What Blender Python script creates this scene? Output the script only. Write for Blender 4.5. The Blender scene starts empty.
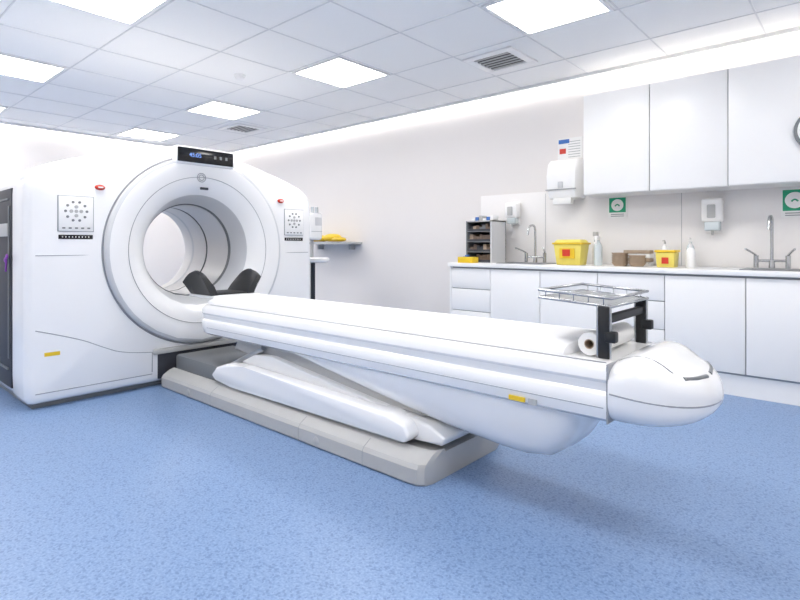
import bpy, bmesh, math, random
from mathutils import Vector, Matrix
random.seed(4)
scene=bpy.context.scene
scene.view_settings.view_transform='Standard'
scene.view_settings.exposure=0.84
COL=scene.collection
# ---------------------------------------------------------------- materials
def mat(name,col,rough=0.5,metal=0.0,noise=0.0,nscale=20,emit=None,estr=0,alpha=1.0,trans=0.0,coat=0.0):
    m=bpy.data.materials.new(name); m.use_nodes=True
    nt=m.node_tree; b=nt.nodes['Principled BSDF']
    b.inputs['Base Color'].default_value=(*col,1)
    b.inputs['Roughness'].default_value=rough
    b.inputs['Metallic'].default_value=metal
    b.inputs['Alpha'].default_value=alpha
    b.inputs['Transmission Weight'].default_value=trans
    b.inputs['Coat Weight'].default_value=coat
    b.inputs['Coat Roughness'].default_value=0.12
    if emit:
        b.inputs['Emission Color'].default_value=(*emit,1)
        b.inputs['Emission Strength'].default_value=estr
    tc=nt.nodes.new('ShaderNodeTexCoord')
    nz=nt.nodes.new('ShaderNodeTexNoise'); nz.inputs['Scale'].default_value=nscale
    nt.links.new(tc.outputs['Object'],nz.inputs['Vector'])
    mr=nt.nodes.new('ShaderNodeMapRange')
    mr.inputs['To Min'].default_value=1-noise; mr.inputs['To Max'].default_value=1+noise
    nt.links.new(nz.outputs['Fac'],mr.inputs['Value'])
    mx=nt.nodes.new('ShaderNodeVectorMath'); mx.operation='SCALE'
    mx.inputs[0].default_value=col
    nt.links.new(mr.outputs['Result'],mx.inputs['Scale'])
    nt.links.new(mx.outputs['Vector'],b.inputs['Base Color'])
    return m
def floor_mat():
    m=bpy.data.materials.new('blue_speckled_vinyl'); m.use_nodes=True
    nt=m.node_tree; b=nt.nodes['Principled BSDF']
    tc=nt.nodes.new('ShaderNodeTexCoord')
    n1=nt.nodes.new('ShaderNodeTexNoise'); n1.inputs['Scale'].default_value=110; n1.inputs['Detail'].default_value=3
    n2=nt.nodes.new('ShaderNodeTexVoronoi'); n2.inputs['Scale'].default_value=130
    for n in (n1,n2): nt.links.new(tc.outputs['Object'],n.inputs['Vector'])
    r1=nt.nodes.new('ShaderNodeValToRGB')
    r1.color_ramp.elements[0].position=0.34; r1.color_ramp.elements[0].color=(0.150,0.250,0.445,1)
    r1.color_ramp.elements[1].position=0.66; r1.color_ramp.elements[1].color=(0.245,0.355,0.56,1)
    nt.links.new(n1.outputs['Fac'],r1.inputs['Fac'])
    r2=nt.nodes.new('ShaderNodeValToRGB')
    r2.color_ramp.elements[0].position=0.84; r2.color_ramp.elements[0].color=(0,0,0,1)
    r2.color_ramp.elements[1].position=0.90; r2.color_ramp.elements[1].color=(1,1,1,1)
    sp=nt.nodes.new('ShaderNodeSeparateColor'); nt.links.new(n2.outputs['Color'],sp.inputs['Color'])
    nt.links.new(sp.outputs['Red'],r2.inputs['Fac'])
    mx=nt.nodes.new('ShaderNodeMix'); mx.data_type='RGBA'
    nt.links.new(r2.outputs['Color'],mx.inputs['Factor'])
    nt.links.new(r1.outputs['Color'],mx.inputs['A']); mx.inputs['B'].default_value=(0.125,0.21,0.39,1)
    nt.links.new(mx.outputs['Result'],b.inputs['Base Color'])
    b.inputs['Roughness'].default_value=0.38
    return m
M={}
M['floor']=floor_mat()
M['wall']=mat('wall_paint',(0.80,0.765,0.745),0.55,noise=0.01,nscale=3)
M['wallw']=mat('wall_cladding_white',(0.83,0.81,0.80),0.35,noise=0.01)
M['ceil']=mat('ceiling_tile',(0.96,0.955,0.945),0.8,noise=0.015,nscale=60)
M['grid']=mat('ceiling_grid',(0.78,0.78,0.79),0.6)
M['white']=mat('white_shell_plastic',(0.90,0.90,0.905),0.2,noise=0.004,coat=0.6)
M['white2']=mat('white_laminate',(0.895,0.89,0.885),0.3,noise=0.004)
M['vinyl']=mat('white_vinyl_pad',(0.89,0.89,0.91),0.4,noise=0.01)
M['rim']=mat('pale_grey_rim_plastic',(0.60,0.61,0.63),0.3,noise=0.005,coat=0.3)
M['bore']=mat('bore_liner_plastic',(0.68,0.67,0.67),0.35,noise=0.01)
M['lgrey']=mat('light_grey_plastic',(0.47,0.47,0.465),0.45,noise=0.02)
M['mgrey']=mat('mid_grey_plastic',(0.18,0.19,0.20),0.45)
M['dgrey']=mat('dark_grey_panel',(0.035,0.038,0.050),0.55,noise=0.05)
M['seam']=mat('seam_grey',(0.32,0.33,0.35),0.6)
M['black']=mat('black_foam',(0.010,0.011,0.013),0.5,noise=0.1)
M['chrome']=mat('brushed_steel',(0.50,0.51,0.52),0.22,1.0)
M['steel']=mat('satin_steel',(0.40,0.41,0.42),0.35,1.0)
M['yellow']=mat('yellow_plastic',(0.78,0.53,0.02),0.4,noise=0.05)
M['yellow2']=mat('pale_yellow_plastic',(0.78,0.66,0.14),0.4,noise=0.05)
M['red']=mat('red_plastic',(0.62,0.04,0.02),0.4)
M['green']=mat('green_print',(0.01,0.34,0.17),0.5)
M['blue']=mat('blue_print',(0.04,0.15,0.47),0.5)
M['brown']=mat('pulp_board',(0.44,0.34,0.25),0.8,noise=0.15)
M['amber']=mat('amber_shelf',(0.17,0.115,0.08),0.5,noise=0.3)
M['paper']=mat('paper',(0.85,0.85,0.84),0.7)
M['purple']=mat('purple_tape',(0.25,0.05,0.38),0.5)
M['screen']=mat('screen_glass',(0.006,0.007,0.010),0.15)
M['digit']=mat('blue_digits',(0.1,0.2,0.6),0.5,emit=(0.25,0.45,1),estr=0.35)
M['lamp']=mat('led_panel_diffuser',(1,1,1),0.5,emit=(1.0,0.972,0.935),estr=10)
M['cove']=mat('led_cove_strip',(1,1,1),0.5,emit=(1.0,0.972,0.935),estr=6.5)
M['clear']=mat('clear_plastic',(0.75,0.80,0.84),0.15,trans=0.4)
M['wb']=mat('wall_bottle_liquid',(0.60,0.66,0.68),0.2)
M['dark']=mat('shadow_void',(0.02,0.02,0.022),0.8)
# ---------------------------------------------------------------- helpers
def group(name,loc=(0,0,0)):
    e=bpy.data.objects.new(name,None); e.empty_display_size=0.1; e.location=loc
    COL.objects.link(e); return e
def fin(ob,parent):
    if parent is not None:
        ob.parent=parent; ob.matrix_parent_inverse=Matrix.Translation(-Vector(parent.location))
    return ob
def from_bm(bm,name,m,parent=None,smooth=True,angle=35):
    bmesh.ops.recalc_face_normals(bm,faces=bm.faces[:])
    me=bpy.data.meshes.new(name); bm.to_mesh(me); bm.free()
    if smooth:
        for p in me.polygons: p.use_smooth=True
        me.set_sharp_from_angle(angle=math.radians(angle))
    ob=bpy.data.objects.new(name,me); COL.objects.link(ob)
    me.materials.append(m if not isinstance(m,str) else M[m])
    return fin(ob,parent)
def box(name,x0,x1,y0,y1,z0,z1,m,parent=None,bev=0.0,seg=2):
    bm=bmesh.new(); bmesh.ops.create_cube(bm,size=1)
    for v in bm.verts:
        v.co=Vector(((x0+x1)/2+v.co.x*(x1-x0),(y0+y1)/2+v.co.y*(y1-y0),(z0+z1)/2+v.co.z*(z1-z0)))
    if bev>0: bmesh.ops.bevel(bm,geom=bm.edges[:],offset=bev,segments=seg,profile=0.5,affect='EDGES')
    return from_bm(bm,name,m,parent)
def cyl(name,p0,p1,r0,r1,m,parent=None,seg=24,bev=0.0):
    p0=Vector(p0);p1=Vector(p1); d=p1-p0
    bm=bmesh.new()
    bmesh.ops.create_cone(bm,cap_ends=True,segments=seg,radius1=r0,radius2=r1,depth=d.length)
    if bev>0:
        es=[e for e in bm.edges if any(len(f.verts)>4 for f in e.link_faces)]
        bmesh.ops.bevel(bm,geom=es,offset=bev,segments=2,profile=0.5,affect='EDGES')
    q=Vector((0,0,1)).rotation_difference(d.normalized()).to_matrix().to_4x4()
    bmesh.ops.transform(bm,matrix=Matrix.Translation((p0+p1)/2)@q,verts=bm.verts[:])
    return from_bm(bm,name,m,parent)
def tube(name,pts,r,m,parent=None,smooth=True,cyclic=False):
    cu=bpy.data.curves.new(name,'CURVE'); cu.dimensions='3D'; cu.bevel_depth=r; cu.bevel_resolution=3; cu.use_fill_caps=True
    if smooth:
        s=cu.splines.new('NURBS'); s.points.add(len(pts)-1)
        for i,p in enumerate(pts): s.points[i].co=(*p,1)
        s.order_u=3; s.use_endpoint_u=True
    else:
        s=cu.splines.new('POLY'); s.points.add(len(pts)-1)
        for i,p in enumerate(pts): s.points[i].co=(*p,1)
    s.use_cyclic_u=cyclic
    ob=bpy.data.objects.new(name,cu); COL.objects.link(ob); cu.materials.append(M[m])
    return fin(ob,parent)
def loft(name,secs,m,parent=None,caps=True,angle=35,closed=True):
    bm=bmesh.new(); rows=[[bm.verts.new(p) for p in s] for s in secs]
    n=len(secs[0])
    for a,b in zip(rows[:-1],rows[1:]):
        for i in range(n if closed else n-1):
            j=(i+1)%n
            bm.faces.new((a[i],a[j],b[j],b[i]))
    if caps:
        bm.faces.new(rows[0]); bm.faces.new(rows[-1])
    bmesh.ops.remove_doubles(bm,verts=bm.verts[:],dist=1e-5)
    return from_bm(bm,name,m,parent,angle=angle)
def prism_xz(name,poly,y0,y1,m,parent=None,bev=0.02,seg=3):
    bm=bmesh.new()
    a=[bm.verts.new((x,y0,z)) for x,z in poly]; b=[bm.verts.new((x,y1,z)) for x,z in poly]
    bm.faces.new(a); bm.faces.new(b[::-1])
    n=len(poly)
    for i in range(n):
        j=(i+1)%n; bm.faces.new((a[i],b[i],b[j],a[j]))
    if bev>0: bmesh.ops.bevel(bm,geom=[e for e in bm.edges],offset=bev,segments=seg,profile=0.5,affect='EDGES',clamp_overlap=True)
    return from_bm(bm,name,m,parent)
def ellipsoid(name,c,r,m,parent=None,seg=24,rot=None):
    bm=bmesh.new(); bmesh.ops.create_uvsphere(bm,u_segments=seg,v_segments=seg//2,radius=1)
    mt=Matrix.Translation(c)@(rot.to_4x4() if rot else Matrix.Identity(4))@Matrix.Diagonal((*r,1))
    bmesh.ops.transform(bm,matrix=mt,verts=bm.verts[:])
    return from_bm(bm,name,m,parent)
def lathe(name,c,prof,m,parent=None,seg=28):
    secs=[[ (c[0]+r*math.cos(2*math.pi*i/seg),c[1]+r*math.sin(2*math.pi*i/seg),c[2]+z) for i in range(seg)] for r,z in prof]
    return loft(name,secs,m,parent)
def catmull(pts,n=6):
    out=[]
    P=[pts[0]]+list(pts)+[pts[-1]]
    for i in range(1,len(P)-2):
        p0,p1,p2,p3=[Vector(q) for q in P[i-1:i+3]]
        for k in range(n):
            t=k/n
            out.append(tuple(0.5*((2*p1)+(p2-p0)*t+(2*p0-5*p1+4*p2-p3)*t*t+(3*p1-p0-3*p2+p3)*t**3)))
    out.append(tuple(pts[-1])); return out
# ---------------------------------------------------------------- room
XL,XR,YB,YF,H=-8.6,1.6,5.0,-2.0,2.7
box('floor',XL,XR,YF,YB,-0.1,0,'floor')
box('ceiling',XL,XR,YF,YB,H,H+0.1,'ceil')
box('wall_back',XL,XR,YB,YB+0.1,0,H,'wall')
box('wall_left',XL-0.1,XL,YF,YB,0,H,'wall')
box('wall_right',XR,XR+0.1,YF,YB,0,H,'wall')
box('wall_front',XL,XR,YF-0.1,YF,0,H,'wall')
box('baseboard_back',XL,-3.26,YB-0.015,YB,0,0.12,'white2',None,0.004)
box('baseboard_left',XL,XL+0.015,YF,YB-0.015,0,0.12,'white2',None,0.004)
g=group('ceiling_grid',(-3.5,1.5,H))
P=0.695
k=-7
while True:
    xx=-3.72-P/2+k*P; k+=1
    if xx<XL: continue
    if xx>XR: break
    box('runner_x',xx-0.005,xx+0.005,YF,YB-0.1,H-0.004,H,'grid',g)
k=-9
while True:
    yy=3.37-P/2+k*P; k+=1
    if yy<YF: continue
    if yy>YB-0.15: break
    box('runner_y',XL+0.1,XR,yy-0.005,yy+0.005,H-0.0045,H,'grid',g)
box('trim_1',XL+0.06,XR,YB-0.10,YB-0.06,H-0.03,H,'white2')
box('trim_2',XL+0.06,XL+0.10,YF,YB-0.10,H-0.03,H,'white2')
box('cove_light_strip',XL+0.06,XR,YB-0.058,YB-0.002,H-0.02,H-0.004,'cove')
box('cove_light_strip',XL+0.002,XL+0.058,YF,YB-0.06,H-0.02,H-0.004,'cove')
for cx in (-7.89,-5.805,-3.72,-1.635,0.45):
    for cy in (3.37,1.285,-0.8):
        g=group('ceiling_light_panel',(cx,cy,H))
        h=0.30
        box('diffuser',cx-h,cx+h,cy-h,cy+h,H-0.010,H-0.006,'lamp',g)
        for (a,b,c,d) in ((-h-.025,h+.025,-h-.025,-h),(-h-.025,h+.025,h,h+.025),(-h-.025,-h,-h,h),(h,h+.025,-h,h)):
            box('frame',cx+a,cx+b,cy+c,cy+d,H-0.014,H-0.001,'white2',g)
def vent(cx,cy):
    g=group('ceiling_air_vent',(cx,cy,H))
    box('backing',cx-.17,cx+.17,cy-.17,cy+.17,H-0.006,H-0.001,'dark',g)
    for (a,b,c,d) in ((-.24,.24,-.24,-.17),(-.24,.24,.17,.24),(-.24,-.17,-.17,.17),(.17,.24,-.17,.17)):
        box('frame',cx+a,cx+b,cy+c,cy+d,H-0.016,H-0.001,'white2',g,0.003)
    for i in range(6):
        y=cy-.140+i*.056
        box('louvre',cx-.17,cx+.17,y-.013,y+.013,H-0.014,H-0.009,'lgrey',g)
vent(-2.42,4.06); vent(-6.5,4.065)
g=group('smoke_detector',(-4.49,2.77,H))
lathe('body',(-4.49,2.77,H),[(0.055,0),(0.055,-0.012),(0.045,-0.02),(0.042,-0.035),(0.03,-0.045),(0.002,-0.046)],'white2',g)
cyl('led_ring',(-4.49,2.77,H-0.013),(-4.49,2.77,H-0.016),0.053,0.05,'lgrey',g)
# ---------------------------------------------------------------- gantry
CY,CZ=2.16,1.04
OFF=-0.035
XF=-4.06; XBK=-5.2
G=group('pet_ct_scanner_gantry',(-4.6,CY,0))
HW=1.172
half=[(0,0.03),(0.3,0.03),(0.6,0.03),(0.9,0.03),(1.12,0.03),(HW-.025,0.04),(HW-.005,0.075)]
half+=[(HW,z) for z in (0.2,0.35,0.5,0.65,0.8,0.95,1.1,1.25,1.36)]
top=catmull([(HW,1.43,0),(HW-.015,1.515,0),(1.08,1.60,0),(0.95,1.655,0),(0.77,1.715,0),(0.52,1.785,0),(0.26,1.835,0),(0,1.85,0)],6)
half+=[(a,b) for a,b,_ in top]
outl=half+[(-a,b) for a,b in half[::-1][1:-1]]
N=len(outl)
ang=[math.atan2(z-CZ,y+OFF) for y,z in outl]
def scaled(inset,x):
    pts=[]
    for (y,z) in outl:
        sy=(1.165-inset)/1.165
        c=0.95; sz=(0.90-inset)/0.90
        pts.append((x,CY+OFF+y*sy,c+(z-c)*sz))
    return pts
def circ(r,x): return [(x,CY+r*math.cos(a),CZ+r*math.sin(a)) for a in ang]
R=0.745
loft('front_shell',[scaled(0.0,-4.36),scaled(0.0,-4.12),scaled(0.008,-4.09),scaled(0.022,-4.07),scaled(0.045,XF),circ(R,XF+0.005)],'white',G,caps=False,angle=50)
loft('rear_shell',[circ(0.44,XBK),scaled(0.06,XBK),scaled(0.015,XBK+0.03),scaled(0.008,XBK+0.08),scaled(0.008,-4.37),scaled(0.06,-4.365)],'white',G,caps=False,angle=50)
loft('ring_outer_rim',[circ(R,XF-0.02),circ(R,XF+0.03),circ(R-0.010,XF+0.043),circ(R-0.028,XF+0.047)],'rim',G,caps=False,angle=50)
loft('front_ring',[circ(R-0.028,XF+0.047),circ(R-0.06,XF+0.05),circ(0.56,XF+0.03),circ(0.49,XF-0.01),circ(0.45,XF-0.055)],'white',G,caps=False,angle=50)
loft('bore_lip',[circ(0.45,XF-0.055),circ(0.425,XF-0.10),circ(0.405,XF-0.16),circ(0.385,XF-0.22)],'rim',G,caps=False,angle=50)
loft('bore_trim',[circ(0.386,XF-0.215),circ(0.378,XF-0.225),circ(0.378,XF-0.245)],'mgrey',G,caps=False)
loft('bore_liner',[circ(0.375,XF-0.24),circ(0.375,-4.66)],'bore',G,caps=False)
loft('bore_gap',[circ(0.375,-4.66),circ(0.39,-4.66),circ(0.39,-4.685),circ(0.375,-4.685)],'mgrey',G,caps=False)
loft('bore_liner_rear',[circ(0.375,-4.685),circ(0.375,-5.08),circ(0.40,-5.16),circ(0.44,XBK)],'bore',G,caps=False)
loft('bore_band',[circ(0.376,-4.92),circ(0.372,-4.925),circ(0.372,-4.95),circ(0.376,-4.955)],'rim',G,caps=False)
tube('ring_groove',[(XF+0.006,CY+(R+0.006)*math.cos(t*math.pi/36),CZ+(R+0.006)*math.sin(t*math.pi/36)) for t in range(72)],0.006,'seam',G,cyclic=True)
tube('inner_groove',[(XF+0.036,CY+0.585*math.cos(t*math.pi/36),CZ+0.585*math.sin(t*math.pi/36)) for t in range(72)],0.0022,'seam',G,cyclic=True)
for s in (-1,1):
    ys=CY+OFF+s*(HW-.008)
    y0,y1=(ys-0.012,ys+0.01) if s<0 else (ys-0.01,ys+0.012)
    box('side_cover',-5.12,-4.375,y0,y1,0.10,1.47,'dgrey',G,0.006)
    yy0,yy1=(y0-0.008,y0) if s<0 else (y1,y1+0.008)
    box('side_cover_label_panel',-5.05,-4.45,yy0,yy1,1.14,1.23,'lgrey',G,0.003)
    box('side_cover_frame',-5.08,-4.44,yy0,yy1,0.22,0.235,'mgrey',G)
    box('side_cover_frame_b',-5.08,-4.44,yy0,yy1,1.39,1.402,'mgrey',G)
    box('side_cover_handle',-4.43,-4.41,yy0,yy1,0.3,1.35,'mgrey',G,0.003)
box('plinth',-5.15,-4.12,CY+OFF-1.12,CY+OFF+1.12,0.0,0.03,'mgrey',G,0.004)
XS=XF+0.001
for s in (-1,1):
    def Y(a): return CY+s*a
    e=1.15 if s<0 else 1.085
    tube('seam_mid',[(XS,Y(e),1.01),(XS,Y(0.76),1.01)],0.003,'seam',G,smooth=False)
    tube('seam_skirt',[(XS,Y(e),0.52),(XS,Y(0.9),0.44),(XS,Y(0.75),0.36),(XS,Y(0.6),0.29),(XS,Y(0.40),0.27)],0.0035,'seam',G)
    tube('seam_leg',[(XS,Y(0.40),0.27),(XS,Y(0.40),0.12)],0.0035,'seam',G,smooth=False)
    tube('seam_low',[(XS,Y(e),0.105),(XS,Y(0.4),0.105)],0.003,'seam',G,smooth=False)
    a0,a1=sorted((Y(1.02),Y(0.81)))
    box('control_pad_frame',XF,XF+0.006,a0-0.006,a1+0.006,1.170,1.415,'seam',G,0.002)
    box('control_pad',XF+0.004,XF+0.012,a0,a1,1.175,1.41,'white2',G,0.002)
    cc=(a0+a1)/2
    for i in range(10):
        t=i*math.pi/5
        cyl('pad_button',(XF+0.012,cc+0.065*math.cos(t),1.31+0.065*math.sin(t)),(XF+0.016,cc+0.065*math.cos(t),1.31+0.065*math.sin(t)),0.009,0.008,'mgrey',G,12)
    for dy,dz in ((0,0),(-.03,0),(.03,0),(0,.03),(0,-.03)):
        cyl('pad_key',(XF+0.012,cc+dy,1.31+dz),(XF+0.016,cc+dy,1.31+dz),0.012,0.011,'lgrey',G,12)
    for i in range(5):
        box('pad_small_key',XF+0.012,XF+0.015,a0+0.02+i*0.038,a0+0.038+i*0.038,1.19,1.20,'mgrey',G)
    box('label_strip',XF,XF+0.006,a0,a1,1.12,1.15,'screen',G,0.002)
    for i in range(9):
        box('label_mark',XF+0.006,XF+0.007,a0+0.02+i*0.020,a0+0.026+i*0.020,1.131,1.139,'paper',G)
    cyb=Y(0.765)
    ellipsoid('stop_button',(XF+0.006,cyb,1.485),(0.016,0.034,0.020),'red',G)
    box('stop_button_label',XF+0.018,XF+0.0235,cyb-0.016,cyb+0.016,1.48,1.49,'paper',G)
box('warning_label',XS,XS+0.003,1.06,1.15,0.345,0.37,'yellow',G)
box('display_hood',XF-0.2,XF+0.075,CY-0.25,CY+0.25,1.715,1.856,'white',G,0.02,3)
box('display_screen',XF+0.07,XF+0.082,CY-0.24,CY+0.235,1.73,1.842,'screen',G,0.006)
def text(s,loc,size,m,parent,rot):
    cu=bpy.data.curves.new('text_print','FONT'); cu.body=s; cu.size=size; cu.extrude=0.0005
    ob=bpy.data.objects.new('text_print',cu); COL.objects.link(ob); ob.location=loc; ob.rotation_euler=rot
    cu.materials.append(M[m]); return fin(ob,parent)
text('45:05',(XF+0.084,CY-0.15,1.772),0.046,'digit',G,(math.pi/2,0,math.pi/2))
for i in range(3): box('display_icon',XF+0.081,XF+0.083,CY+0.06+i*0.05,CY+0.08+i*0.05,1.775,1.80,'mgrey',G)
tube('badge_ring',[(XF+0.05,CY-0.03+0.035*math.cos(t*math.pi/12),1.62+0.035*math.sin(t*math.pi/12)) for t in range(24)],0.003,'seam',G,cyclic=True)
tube('badge_ring_inner',[(XF+0.05,CY-0.03+0.022*math.cos(t*math.pi/12),1.62+0.022*math.sin(t*math.pi/12)) for t in range(24)],0.003,'seam',G,cyclic=True)
box('laser_window',XF+0.03,XF+0.042,CY-0.035,CY+0.035,1.525,1.545,'dgrey',G,0.004)
box('dock_recess',XF,XF+0.006,CY-0.36,CY+0.36,0.06,0.26,'dgrey',G,0.002)
box('dock_collar',XF,XF+0.03,CY-0.40,CY+0.40,0.25,0.29,'lgrey',G,0.008)
g=group('purple_ribbon',(-4.41,0.93,1.0))
for a in (-1,1):
    ellipsoid('loop',(-4.41+a*0.022,0.927,0.99+a*0.012),(0.024,0.008,0.018),'purple',g,16)
tube('tail',[(-4.41,0.928,0.985),(-4.40,0.926,0.94),(-4.42,0.928,0.90)],0.006,'purple',g)
# ---------------------------------------------------------------- table base & lift
T=group('patient_table',(-2.5,CY,0))
def base_sec(x,ins):
    w=0.335-ins
    return [(x,CY+a,z) for a,z in ((-w,0.0),(-w-0.012,0.01),(-w-0.012,0.075),(-w,0.095),(-w+0.05,0.125),(-w+0.085,0.135),(-w+0.09,0.12),(w-0.09,0.12),(w-0.085,0.135),(w-0.05,0.125),(w,0.095),(w+0.012,0.075),(w+0.012,0.01),(w,0.0))]
loft('base',[base_sec(-4.02,0),base_sec(-1.56,0),base_sec(-1.51,0.008),base_sec(-1.485,0.03),base_sec(-1.475,0.07)],'lgrey',T,angle=25)
for xx in (-3.3,-2.35,-1.85):
    tube('base_seam',[(xx,CY-0.347,0.005),(xx,CY-0.347,0.075),(xx,CY-0.335,0.095),(xx,CY-0.287,0.124)],0.0016,'seam',T,smooth=False)
for xx in (-3.6,-2.2):
    ellipsoid('base_level_pad',(xx,CY-0.347,0.04),(0.022,0.004,0.022),'lgrey',T,20)
box('base_track',-3.9,-2.0,CY-0.2,CY+0.2,0.118,0.128,'mgrey',T,0.003)
box('carriage',-4.0,-3.35,CY-0.25,CY+0.25,0.12,0.24,'mgrey',T,0.02)
prism_xz('lift_cover',[(-3.40,0.185),(-3.33,0.25),(-3.2,0.29),(-3.0,0.30),(-1.75,0.265),(-1.63,0.235),(-1.6,0.18),(-1.64,0.145),(-3.15,0.145),(-3.34,0.15)],CY-0.29,CY+0.29,'white',T,0.018,3)
prism_xz('lift_arm',[(-3.2,0.30),(-3.05,0.37),(-2.8,0.38),(-1.55,0.235),(-1.45,0.19),(-1.47,0.15),(-1.62,0.15)],CY-0.21,CY+0.21,'white2',T,0.015,3)
prism_xz('lift_arm_upper',[(-3.3,0.36),(-3.25,0.43),(-2.4,0.45),(-1.9,0.38),(-1.6,0.25),(-2.3,0.28)],CY-0.17,CY+0.17,'lgrey',T,0.01,2)
for s in (-1,1):
    tube('lift_link',[(-3.35,CY+s*0.2,0.22),(-2.9,CY+s*0.2,0.42)],0.018,'steel',T,smooth=False)
def tub_sec(x,zt,zb,w):
    pts=[]
    n=24
    for i in range(n+1):
        t=math.pi*i/n
        cx_,sx_=math.cos(t),math.sin(t)
        pts.append((x,CY-w*math.copysign(abs(cx_)**0.55,cx_),zt-(zt-zb)*abs(sx_)**0.7))
    return pts
xs=[(-2.75,0.43,.19),(-2.55,0.40,.22),(-2.3,0.355,.235),(-2.0,0.305,.245),(-1.7,0.258,.25),(-1.4,0.218,.25),(-1.2,0.199,.25),(-1.07,0.196,.25),(-0.97,0.214,.245),(-0.90,0.265,.235),(-0.855,0.34,.22),(-0.835,0.43,.2)]
loft('under_body',[tub_sec(x,0.47,zb,w) for x,zb,w in xs],'white',T,angle=40)
prof=[(0.0,0.655),(0.20,0.66),(0.255,0.662),(0.275,0.655),(0.287,0.635),(0.290,0.605),(0.284,0.598),(0.278,0.592),(0.278,0.562),(0.284,0.556),(0.290,0.548),(0.288,0.50),(0.278,0.465),(0.25,0.448),(0.0,0.445)]
def full(prof,x,sy=1.0,zc=0.55,sz=1.0):
    p=[(x,CY+a*sy,zc+(z-zc)*sz) for a,z in prof]
    q=[(x,CY-a*sy,zc+(z-zc)*sz) for a,z in prof[::-1][1:-1]]
    return p+q
XD=-0.69
loft('deck',[full(prof,-3.56,0.86,0.57,0.8),full(prof,-3.55,0.94,0.56,0.92),full(prof,-3.52,0.985,0.55,0.98),full(prof,-3.46),full(prof,XD)],'white',T,angle=40)
padp=[(0.0,0.712),(0.12,0.710),(0.20,0.702),(0.235,0.688),(0.245,0.672),(0.245,0.656),(0,0.656)]
loft('mattress',[full(padp,-3.54,0.9,0.656,0.4),full(padp,-3.53,0.97,0.656,0.85),full(padp,-3.50,1,0.656,1),full(padp,-0.90,1,0.656,1),full(padp,-0.87,0.97,0.656,0.85),full(padp,-0.86,0.9,0.656,0.4)],'vinyl',T,angle=45)
for s in (-1,1):
    tube('deck_rail_line',[(-3.45,CY+s*0.262,0.661),(XD-.01,CY+s*0.262,0.661)],0.0022,'seam',T,smooth=False)
    tube('deck_lower_line',[(-3.45,CY+s*0.289,0.505),(XD-.01,CY+s*0.289,0.505)],0.0015,'seam',T,smooth=False)
box('deck_warning_label',-1.075,-1.005,CY-0.2925,CY-0.286,0.466,0.484,'yellow',T)
box('deck_label',-0.99,-0.955,CY-0.2925,CY-0.286,0.463,0.484,'lgrey',T)
def env_top(s): return 0.665+(0.035*math.sin(math.pi*s*1.6) if s<0.625 else 0)
def nose_dim(s):
    w=0.29*(max(0,1-s**2.6))**0.5+0.0005
    env=(max(0,1-s**3.0))**0.5
    zm=0.56-0.03*s
    return w,zm,zm+(env_top(s)-zm)*env+0.0005,zm-(zm-0.435)*env
def nose_sec(x,s):
    w,zm,zt,zb=nose_dim(s)
    pts=[]
    n=48
    for i in range(n):
        t=2*math.pi*i/n
        c,sn=math.cos(t),math.sin(t)
        y=w*math.copysign(abs(c)**0.5,c)
        z=zm+(zt-zm if sn>0 else zm-zb)*math.copysign(abs(sn)**0.6,sn)
        pts.append((x,CY+y,z))
    return pts
ss=[0,0.03,0.1,0.2,0.3,0.4,0.5,0.6,0.7,0.78,0.85,0.91,0.95,0.98,0.995,1.0]
X0N,LN=XD+0.005,0.295
loft('foot_nose',[nose_sec(X0N+LN*s,s) for s in ss],'white',T,angle=50)
box('nose_joint',X0N-0.007,X0N+0.001,CY-0.2875,CY+0.2875,0.450,0.66,'seam',T,0.003)
pts=[]
for s in [0.02,.2,.4,.6,.75,.86,.93,.97]:
    w,zm,_,_=nose_dim(s); pts.append((X0N+LN*s,CY-w,zm))
pts.append((X0N+LN*1.0,CY,0.53))
pts+= [(a,2*CY-b,c) for a,b,c in pts[:-1][::-1]]
tube('nose_seam',pts,0.003,'seam',T)
def nose_top(s,dy):
    w,zm,zt,zb=nose_dim(s)
    c=min(0.999,abs(dy)/w)**(1/0.5); sn=math.sqrt(max(0,1-c*c))
    return zm+(zt-zm)*sn**0.6
def slot(name,pl,r,m,k=0.6):
    tube(name,[(X0N+LN*s,CY+dy,nose_top(s,dy)-r*k) for s,dy in pl],r,m,T)
slot('grip_slot',[(0.72,-0.17),(0.79,-0.13),(0.83,-0.08),(0.85,-0.02)],0.009,'mgrey')
slot('grip_slot_b',[(0.72,0.17),(0.79,0.13),(0.83,0.08),(0.85,0.03)],0.009,'mgrey')
slot('top_seam',[(s_,-0.20+0.05*s_*s_) for s_ in (0.03,0.15,0.3,0.45,0.55,0.62)],0.003,'seam',0.2)
slot('top_seam_b',[(s_,0.20-0.05*s_*s_) for s_ in (0.03,0.15,0.3,0.45,0.55,0.62)],0.003,'seam',0.2)
# head rest cushions
g=group('foam_head_support',(-3.6,CY,0.7))
def wedge(yc,s):
    secs=[]
    for i in range(9):
        u=i/8
        x=-3.84+0.30*u
        top=0.715+0.03+0.15*math.sin(math.pi*min(1,0.15+u*0.62))
        lean=s*0.07
        th=0.028
        y0=yc
        secs.append([(x,y0-th,0.714),(x,y0-th+lean*0.5,(0.714+top)/2),(x,y0-th*0.8+lean,top-0.01),(x,y0+lean,top),(x,y0+th*0.8+lean,top-0.01),(x,y0+th+lean*0.4,(0.714+top)/2),(x,y0+th,0.714)])
    loft('side_pad',secs,'black',g,angle=60)
wedge(CY-0.18,-1); wedge(CY+0.12,1)
box('pad_base',-3.84,-3.56,CY-0.20,CY+0.15,0.7135,0.725,'black',g,0.004)
box('extension_board',-3.88,-3.52,CY-0.20,CY+0.19,0.690,0.7125,'white',T,0.008)
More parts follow.
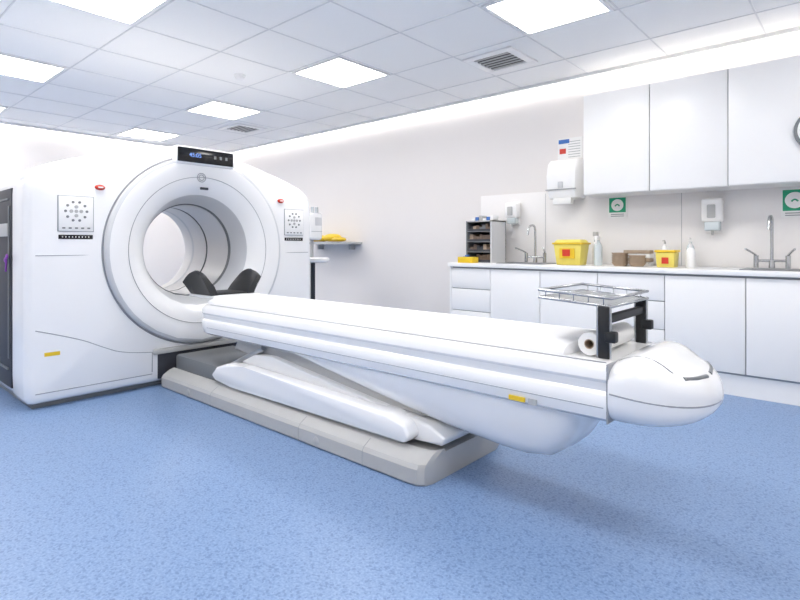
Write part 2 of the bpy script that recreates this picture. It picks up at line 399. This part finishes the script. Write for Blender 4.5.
# tray
g=group('wire_accessory_tray',(-0.85,CY,0.86))
x0,x1,y0,y1,z=-0.985,-0.70,CY-0.21,CY+0.21,0.855
def tz(x): return z+(x1-x)*0.06
for dz in (0,0.03):
    tube('rim',[(x0,y0,tz(x0)+dz),(x1,y0,z+dz),(x1,y1,z+dz),(x0,y1,tz(x0)+dz),(x0,y0,tz(x0)+dz)],0.006,'chrome',g,smooth=False)
pb=box('shelf_plate',x0+.005,x1-.005,y0+.005,y1-.005,z-0.003,z+0.001,'steel',g)
for v in pb.data.vertices: v.co.z+=(x1-v.co.x)*0.06
for i in range(5):
    xx=x0+(i+.5)*(x1-x0)/5
    tube('wire',[(xx,y0,tz(xx)+0.03),(xx,y0,tz(xx)),(xx,y1,tz(xx)),(xx,y1,tz(xx)+0.03)],0.0022,'chrome',g,smooth=False)
for yy in (y0,y1):
    tube('leg',[(x1-.005,yy,z),(x1-0.005,yy,0.664)],0.006,'chrome',g,smooth=False)
    tube('leg_b',[(x1-.05,yy,z),(x1-0.05,yy,0.664)],0.006,'chrome',g,smooth=False)
    box('strap',x1-.045,x1-.005,yy-0.010,yy+0.010,0.664,z,'black',g,0.004)
    box('buckle',x1-.02,x1+.02,yy-0.018,yy+0.018,0.725,0.765,'black',g,0.006)
box('cross_strap',x1-.04,x1-.012,y0,y1,0.79,0.82,'black',g,0.004)
g=group('paper_roll',(-0.80,CY,0.7))
rr=0.043; zc=0.6635+rr; xc=-0.79
secs=[]
for (y,r) in ((CY-0.19,0.018),(CY-0.19,rr),(CY+0.19,rr),(CY+0.19,0.018),(CY-0.19,0.018)):
    secs.append([(xc+r*math.cos(t*math.pi/16),y,zc+r*math.sin(t*math.pi/16)) for t in range(32)])
loft('roll',secs,'paper',g,caps=False)
secs=[[(xc+r*math.cos(t*math.pi/16),y,zc+r*math.sin(t*math.pi/16)) for t in range(32)] for (y,r) in ((CY-0.192,0.0185),(CY-0.192,0.0155),(CY+0.192,0.0155),(CY+0.192,0.0185))]
loft('core',secs,'brown',g,caps=False)
# ---------------------------------------------------------------- cabinets
FB=4.43
K=group('base_cabinet_run',(-1,4.7,0))
edges=[-3.20,-2.74,-2.22,-1.70,-1.18,-0.65,-0.12,0.40,0.92,1.58]
types=['dr3','door','dr1','dr3','door','door','door','dr3','door']
sinkunits=(1,5)
for i,t in enumerate(types):
    a,b=edges[i],edges[i+1]
    sink=i in sinkunits
    box('carcass',a,b,FB,4.985,0.15,0.70 if sink else 0.862,'white2',K)
    if sink: box('sink_rail',a,b,FB,FB+0.03,0.70,0.862,'white2',K)
    gp=0.003
    def front(z0,z1):
        box('front',a+gp,b-gp,FB-0.02,FB-0.001,z0,z1,'white2',K,0.0025)
    if t=='dr3':
        front(0.165,0.42); front(0.427,0.64); front(0.647,0.845)
    elif t=='dr1':
        front(0.165,0.68); front(0.687,0.845)
    else: front(0.165,0.845)
box('shadow_gap',edges[0]+.005,edges[-1],FB-0.004,FB,0.150,0.862,'seam',K)
box('plinth',edges[0],edges[-1],FB+0.005,4.985,0.0,0.15,'white2',K)
box('end_panel',edges[0]-0.02,edges[0],FB-0.02,4.985,0,0.862,'white2',K)
W=box('worktop',edges[0]-0.03,edges[-1],4.385,4.99,0.862,0.90,'white2',None,0.004)
def sink(cx):
    x0,x1,y0,y1=cx-0.2,cx+0.2,4.5,4.78
    c=box('cut',x0,x1,y0,y1,0.8,1.0,'white2')
    md=W.modifiers.new('b','BOOLEAN'); md.object=c; md.operation='DIFFERENCE'; md.solver='EXACT'
    bpy.context.view_layer.update()
    dg=bpy.context.evaluated_depsgraph_get()
    me=bpy.data.meshes.new_from_object(W.evaluated_get(dg))
    W.modifiers.clear(); W.data=me
    bpy.data.objects.remove(c)
    g=group('steel_sink',(cx,4.64,0.9))
    bm=bmesh.new()
    def rect(i,z): return [bm.verts.new(p) for p in ((x0+i,y0+i,z),(x1-i,y0+i,z),(x1-i,y1-i,z),(x0+i,y1-i,z))]
    rs=[rect(-0.03,0.9005),rect(-0.03,0.905),rect(-0.025,0.908),rect(0.004,0.906),rect(0.006,0.88),rect(0.03,0.75)]
    for a,b in zip(rs[:-1],rs[1:]):
        for k in range(4): bm.faces.new((a[k],a[(k+1)%4],b[(k+1)%4],b[k]))
    bm.faces.new(rs[-1])
    from_bm(bm,'basin','steel',g)
    cyl('drain',(cx,4.64,0.7505),(cx,4.64,0.755),0.03,0.03,'dgrey',g)
sink(-2.48); sink(-0.47)
W.name='worktop'
box('backsplash_panel',-3.22,XR-0.02,YB-0.008,YB-0.001,0.902,1.62,'wallw',None,0.001)
g=group('backsplash_seam',(-1,4.99,1.2))
for xx in (-2.45,-1.20,0.1):
    box('joint',xx-.0015,xx+.0015,YB-0.010,YB-0.008,0.905,1.6,'seam',g)
C=group('wall_cabinet_run',(-1,4.8,2))
box('carcass',-1.92,0.88,4.67,4.995,1.525,2.42,'white2',C)
ce=[-1.92,-1.36,-0.80,-0.24,0.32,0.88]
for a,b in zip(ce[:-1],ce[1:]):
    box('door',a+.003,b-.003,4.65,4.668,1.53,2.415,'white2',C,0.0025)
box('door_shadow_gap',-1.918,0.88,4.666,4.671,1.53,2.415,'seam',C)
# ---------------------------------------------------------------- wall items
mk=group
g=mk('paper_towel_dispenser',(-2.19,4.9,1.7))
secs=[]
for z,w,d in ((1.52,.12,.13),(1.53,.15,.19),(1.60,.16,.22),(1.75,.165,.225),(1.86,.16,.20),(1.895,.15,.16),(1.90,.13,.12)):
    secs.append([(-2.19-w,4.99,z),(-2.19-w,4.99-d*.75,z),(-2.19-w*.85,4.99-d*.95,z),(-2.19,4.99-d,z),(-2.19+w*.85,4.99-d*.95,z),(-2.19+w,4.99-d*.75,z),(-2.19+w,4.99,z)])
loft('cover',secs,'white2',g,angle=40)
box('seam_band',-2.34,-2.04,4.763,4.78,1.605,1.612,'seam',g)
box('level_window',-2.215,-2.165,4.760,4.775,1.62,1.68,'rim',g,0.004)
box('towel_slot',-2.28,-2.10,4.80,4.86,1.47,1.53,'paper',g,0.003)
g=mk('wall_poster',(-2.2,4.99,2.03))
box('sheet',-2.32,-2.07,4.993,4.999,1.925,2.13,'paper',g)
box('header',-2.31,-2.2,4.990,4.993,2.08,2.12,'blue',g)
box('red_mark',-2.30,-2.235,4.990,4.993,1.98,2.03,'red',g)
for i in range(7): box('line',-2.21,-2.09,4.991,4.993,1.94+i*.025,1.945+i*.025,'seam',g)
def dispenser(cx,z0,z1,w,name):
    g=mk(name,(cx,4.93,z0)); h=z1-z0
    box('backplate',cx-w*.42,cx+w*.42,4.975,4.991,z0+.02,z1,'white2',g,0.006)
    box('housing',cx-w/2,cx+w/2,4.88,4.976,z0+h*.35,z1-.01,'white2',g,0.02,3)
    box('bottle',cx-w*.38,cx+w*.38,4.895,4.965,z0+h*.12,z0+h*.4,'wb',g,0.012,3)
    box('lever',cx-w*.2,cx+w*.2,4.86,4.883,z0+h*.45,z0+h*.8,'lgrey',g,0.008)
    cyl('nozzle',(cx,4.92,z0),(cx,4.92,z0+h*.14),0.008,0.012,'lgrey',g,12)
dispenser(-2.79,1.27,1.53,0.14,'soap_dispenser')
dispenser(-0.955,1.16,1.47,0.15,'hand_sanitizer_dispenser')
def sign(cx,z0,z1,w):
    g=mk('hygiene_sign',(cx,4.99,z0))
    box('sheet',cx-w/2,cx+w/2,4.986,4.991,z0,z1,'paper',g)
    box('green_panel',cx-w/2+.01,cx+w/2-.01,4.9845,4.986,z0+.05,z1-.01,'green',g)
    cyl('roundel',(cx,4.9845,(z0+z1)/2+.02),(cx,4.983,(z0+z1)/2+.02),(z1-z0)*.28,(z1-z0)*.28,'paper',g)
    tube('hand_mark',[(cx-.02,4.982,(z0+z1)/2+.01),(cx,4.982,(z0+z1)/2+.04),(cx+.02,4.982,(z0+z1)/2+.01)],0.006,'green',g)
    for i in range(2): box('caption',cx-w*.35,cx+w*.35,4.984,4.986,z0+.012+i*.017,z0+.02+i*.017,'seam',g)
sign(-1.736,1.33,1.525,0.17); sign(-0.42,1.29,1.51,0.17)
g=mk('wall_clock',(-0.25,4.64,1.88))
cyl('case',(-0.25,4.649,1.88),(-0.25,4.62,1.88),0.15,0.145,'mgrey',g,48,0.004)
cyl('face',(-0.25,4.6205,1.88),(-0.25,4.617,1.88),0.125,0.125,'paper',g,48)
for i in range(12):
    t=i*math.pi/6
    box('mark',-0.25+.105*math.sin(t)-.005,-0.25+.105*math.sin(t)+.005,4.615,4.6175,1.88+.105*math.cos(t)-.008,1.88+.105*math.cos(t)+.008,'blue',g)
tube('hand',[(-0.25,4.614,1.88),(-0.31,4.614,1.91)],0.004,'black',g,smooth=False)
tube('hand_b',[(-0.25,4.614,1.88),(-0.25,4.614,1.96)],0.003,'black',g,smooth=False)
# ---------------------------------------------------------------- counter items
Z=0.9
g=mk('glove_box_dispenser',(-3.0,4.72,Z))
rx0,rx1,ry0,ry1,rz1=-3.15,-2.84,4.60,4.88,1.33
box('side_a',rx0,rx0+.016,ry0,ry1,Z,rz1,'mgrey',g); box('side_b',rx1-.016,rx1,ry0,ry1,Z,rz1,'rim',g)
box('back',rx0,rx1,ry1-.01,ry1,Z,rz1,'dgrey',g)
box('top',rx0,rx1,ry0,ry1,rz1-.012,rz1,'lgrey',g)
for i in range(4):
    z=Z+i*.105
    box('shelf',rx0+.016,rx1-.016,ry0,ry1-.01,z,z+.008,'mgrey',g)
    box('shelf_lip',rx0+.016,rx1-.016,ry0,ry0+.006,z+.008,z+.03,'dgrey',g)
    x=rx0+.02
    while x<rx1-.05:
        w=random.uniform(.03,.05)
        box('carton',x,min(x+w,rx1-.017),ry0+.04,ry0+.15,z+.008,z+random.uniform(.05,.085),random.choice(['amber','mgrey','amber','dgrey','brown']),g)
        x+=w+.003
for i,(m) in enumerate(['paper','blue','lgrey','paper','blue','paper']):
    x=rx0+.03+i*.045
    box('box_on_top',x,x+.035,ry0+.06,ry0+.16,rz1,rz1+.025+.015*(i%3),m,g,0.003)
g=mk('yellow_wipes_pack',(-3.05,4.48,Z))
box('carton',-3.13,-2.95,4.42,4.53,Z,Z+.06,'yellow',g,0.004)
box('opening',-3.08,-3.02,4.45,4.51,Z+.06,Z+.063,'dgrey',g)
box('tissue',-3.07,-3.03,4.46,4.50,Z+.063,Z+.08,'blue',g,0.006)
def faucet(cx,zt):
    g=mk('lever_tap',(cx,4.87,Z)); y=4.87
    cyl('pillar',(cx,y,Z),(cx,y,Z+.06),0.022,0.018,'chrome',g)
    h=zt-Z
    tube('spout',[(cx,y,Z+.05),(cx,y,Z+h*.75),(cx,y-.01,Z+h),(cx,y-.08,Z+h*1.02),(cx,y-.15,Z+h*.95),(cx,y-.16,Z+h*.75)],0.011,'chrome',g)
    tube('bridge',[(cx-.1,y,Z+.06),(cx+.1,y,Z+.06)],0.011,'chrome',g,smooth=False)
    for s in (-1,1):
        cyl('valve',(cx+s*.1,y,Z),(cx+s*.1,y,Z+.10),0.017,0.017,'chrome',g)
        tube('lever',[(cx+s*.1,y,Z+.10),(cx+s*.115,y-.03,Z+.12),(cx+s*.15,y-.13,Z+.15)],0.008,'chrome',g)
faucet(-2.50,1.27); faucet(-0.55,1.29)
def taper(name,cx,cy,w0,d0,w1,d1,z0,z1,m,g,bev=.008):
    bm=bmesh.new()
    a=[bm.verts.new((cx+sx*w0/2,cy+sy*d0/2,z0)) for sx,sy in ((-1,-1),(1,-1),(1,1),(-1,1))]
    b=[bm.verts.new((cx+sx*w1/2,cy+sy*d1/2,z1)) for sx,sy in ((-1,-1),(1,-1),(1,1),(-1,1))]
    bm.faces.new(a);bm.faces.new(b)
    for k in range(4): bm.faces.new((a[k],a[(k+1)%4],b[(k+1)%4],b[k]))
    bmesh.ops.bevel(bm,geom=bm.edges[:],offset=bev,segments=2,profile=.5,affect='EDGES')
    return from_bm(bm,name,m,g)
g=mk('sharps_bin',(-2.03,4.65,Z))
taper('tub',-2.03,4.65,.22,.15,.26,.19,Z,Z+.19,'yellow2',g)
box('rim',-2.17,-1.89,4.545,4.755,Z+.185,Z+.202,'yellow',g,.004)
taper('lid',-2.03,4.65,.26,.19,.22,.13,Z+.202,Z+.23,'yellow2',g)
box('label',-2.10,-1.96,4.553,4.565,Z+.06,Z+.15,'yellow',g); box('label_red',-2.07,-2.0,4.545,4.555,Z+.08,Z+.14,'red',g)
def bottle(name,cx,cy,r,h,m,capm,spray=False):
    g=mk(name,(cx,cy,Z))
    lathe('body',(cx,cy,Z),[(r*.9,0),(r,.008),(r,h*.62),(r*.8,h*.72),(r*.35,h*.8),(r*.35,h*.86)],m,g)
    if spray:
        box('trigger_head',cx-.015,cx+.015,cy-.05,cy+.02,Z+h*.86,Z+h,capm,g,.006)
        tube('trigger',[(cx,cy-.03,Z+h*.88),(cx,cy-.045,Z+h*.78),(cx,cy-.04,Z+h*.7)],.005,capm,g)
    else:
        cyl('pump_collar',(cx,cy,Z+h*.86),(cx,cy,Z+h*.93),r*.3,r*.3,capm,g)
        tube('pump_nozzle',[(cx,cy,Z+h*.93),(cx,cy,Z+h),(cx,cy-.05,Z+h*.98)],.006,capm,g)
bottle('spray_bottle',-1.86,4.80,.036,.30,'white2','lgrey',True)
bottle('spray_bottle',-1.79,4.66,.036,.26,'wb','white2',True)
bottle('pump_bottle',-1.06,4.68,.035,.20,'white2','white2')
bottle('pump_bottle',-1.10,4.85,.03,.24,'wb','white2')
bottle('pump_bottle',-1.30,4.87,.03,.22,'white2','lgrey')
g=mk('pulp_bowl_stack',(-1.53,4.66,Z))
for cx,n in ((-1.60,5),(-1.46,4)):
    for i in range(n):
        z=Z+i*.02
        lathe('bowl',(cx,4.66,z),[(.045,0),(.05,.002),(.062,.03),(.07,.034),(.068,.03),(.058,.012),(.002,.008)],'brown',g,24)
g=mk('tray_stack',(-1.50,4.85,Z))
for i in range(4): box('tray',-1.62,-1.40,4.80,4.91,Z+i*.035,Z+.03+i*.035,['paper','brown'][i%2],g,.004)
g=mk('yellow_wipes_tub',(-1.226,4.66,Z))
taper('tub',-1.226,4.66,.13,.12,.145,.14,Z,Z+.12,'yellow2',g); box('lid',-1.306,-1.146,4.585,4.735,Z+.12,Z+.14,'yellow',g,.006)
box('label',-1.25,-1.20,4.588,4.598,Z+.03,Z+.08,'red',g)
# ---------------------------------------------------------------- back wall shelf + injector
g=mk('wall_shelf',(-5.58,4.8,1.1))
bm=bmesh.new()
pl=[(-6.05,4.998),(-6.05,4.62),(-5.28,4.62)]+[(-5.28+.18*math.sin(t*math.pi/12),4.80-.18*math.cos(t*math.pi/12)) for t in range(1,7)]+[(-5.10,4.998)]
lo=[bm.verts.new((a,b,1.09)) for a,b in pl]; hi=[bm.verts.new((a,b,1.12)) for a,b in pl]
bm.faces.new(lo); bm.faces.new(hi)
for i in range(len(pl)): j=(i+1)%len(pl); bm.faces.new((lo[i],lo[j],hi[j],hi[i]))
from_bm(bm,'board','lgrey',g)
for xx in (-5.9,-5.25):
    prism_xz('bracket',[(xx-.01,1.09),(xx+.01,1.09),(xx+.01,1.02),(xx-.01,1.02)],4.9,4.998,'lgrey',g,0)
g=mk('yellow_waste_bag',(-5.5,4.8,1.12))
for (dx,dy,rx,ry,rz) in ((-.2,0,.14,.09,.045),(0,.02,.16,.1,.055),(.18,-.02,.12,.08,.03),(-.35,.02,.1,.08,.05)):
    e=ellipsoid('fold',(-5.5+dx,4.8+dy,1.125+rz),(rx,ry,rz),'yellow',g,20)
    for v in e.data.vertices:
        v.co+=Vector((random.uniform(-1,1),random.uniform(-1,1),random.uniform(-.5,.5)))*.006
jx,jy=-5.2,4.22
J=mk('contrast_injector_stand',(jx,jy,0))
for i in range(5):
    t=i*2*math.pi/5
    tube('foot',[(jx,jy,.10),(jx+.2*math.cos(t),jy+.2*math.sin(t),.07)],.018,'lgrey',J,smooth=False)
    cyl('caster',(jx+.2*math.cos(t)-.012,jy+.2*math.sin(t),.03),(jx+.2*math.cos(t)+.012,jy+.2*math.sin(t),.03),.03,.03,'dgrey',J,16)
cyl('pole',(jx,jy,.08),(jx,jy,1.2),.02,.02,'lgrey',J)
box('injector_head',jx-.10,jx+.10,jy-.12,jy+.10,1.14,1.48,'white',J,.04,4)
box('injector_screen',jx+.10,jx+.104,jy-.03,jy+.07,1.32,1.42,'rim',J)
box('injector_seam',jx+.0995,jx+.102,jy-.09,jy+.08,1.245,1.25,'seam',J)
for s in (-1,1):
    cyl('syringe',(jx+.05,jy+s*.035,1.48),(jx+.05,jy+s*.035,1.55),.02,.02,'clear',J,16)
px,py=-4.70,3.83
J=mk('pedestal_table',(px,py,0))
lathe('round_top',(px,py,.88),[(.02,0),(.15,.004),(.175,.018),(.18,.035),(.18,.05),(.17,.056),(.002,.056)],'white2',J)
cyl('stem',(px,py,.04),(px,py,.89),.025,.025,'dgrey',J)
lathe('foot_disc',(px,py,0),[(.19,0),(.19,.015),(.15,.03),(.03,.045),(.002,.046)],'dgrey',J)
# ---------------------------------------------------------------- camera
cd=bpy.data.cameras.new('camera'); cam=bpy.data.objects.new('camera',cd); COL.objects.link(cam)
cam.location=(0,0,1.08)
cam.rotation_euler=(math.radians(90),0,math.radians(41.5))
cd.sensor_width=36; cd.lens=530/800*36; cd.shift_y=-55/800; cd.clip_start=0.05
scene.camera=cam
w=bpy.data.worlds.new('world'); scene.world=w; w.use_nodes=True
w.node_tree.nodes['Background'].inputs[0].default_value=(0.9,0.93,1,1)
w.node_tree.nodes['Background'].inputs[1].default_value=0.3
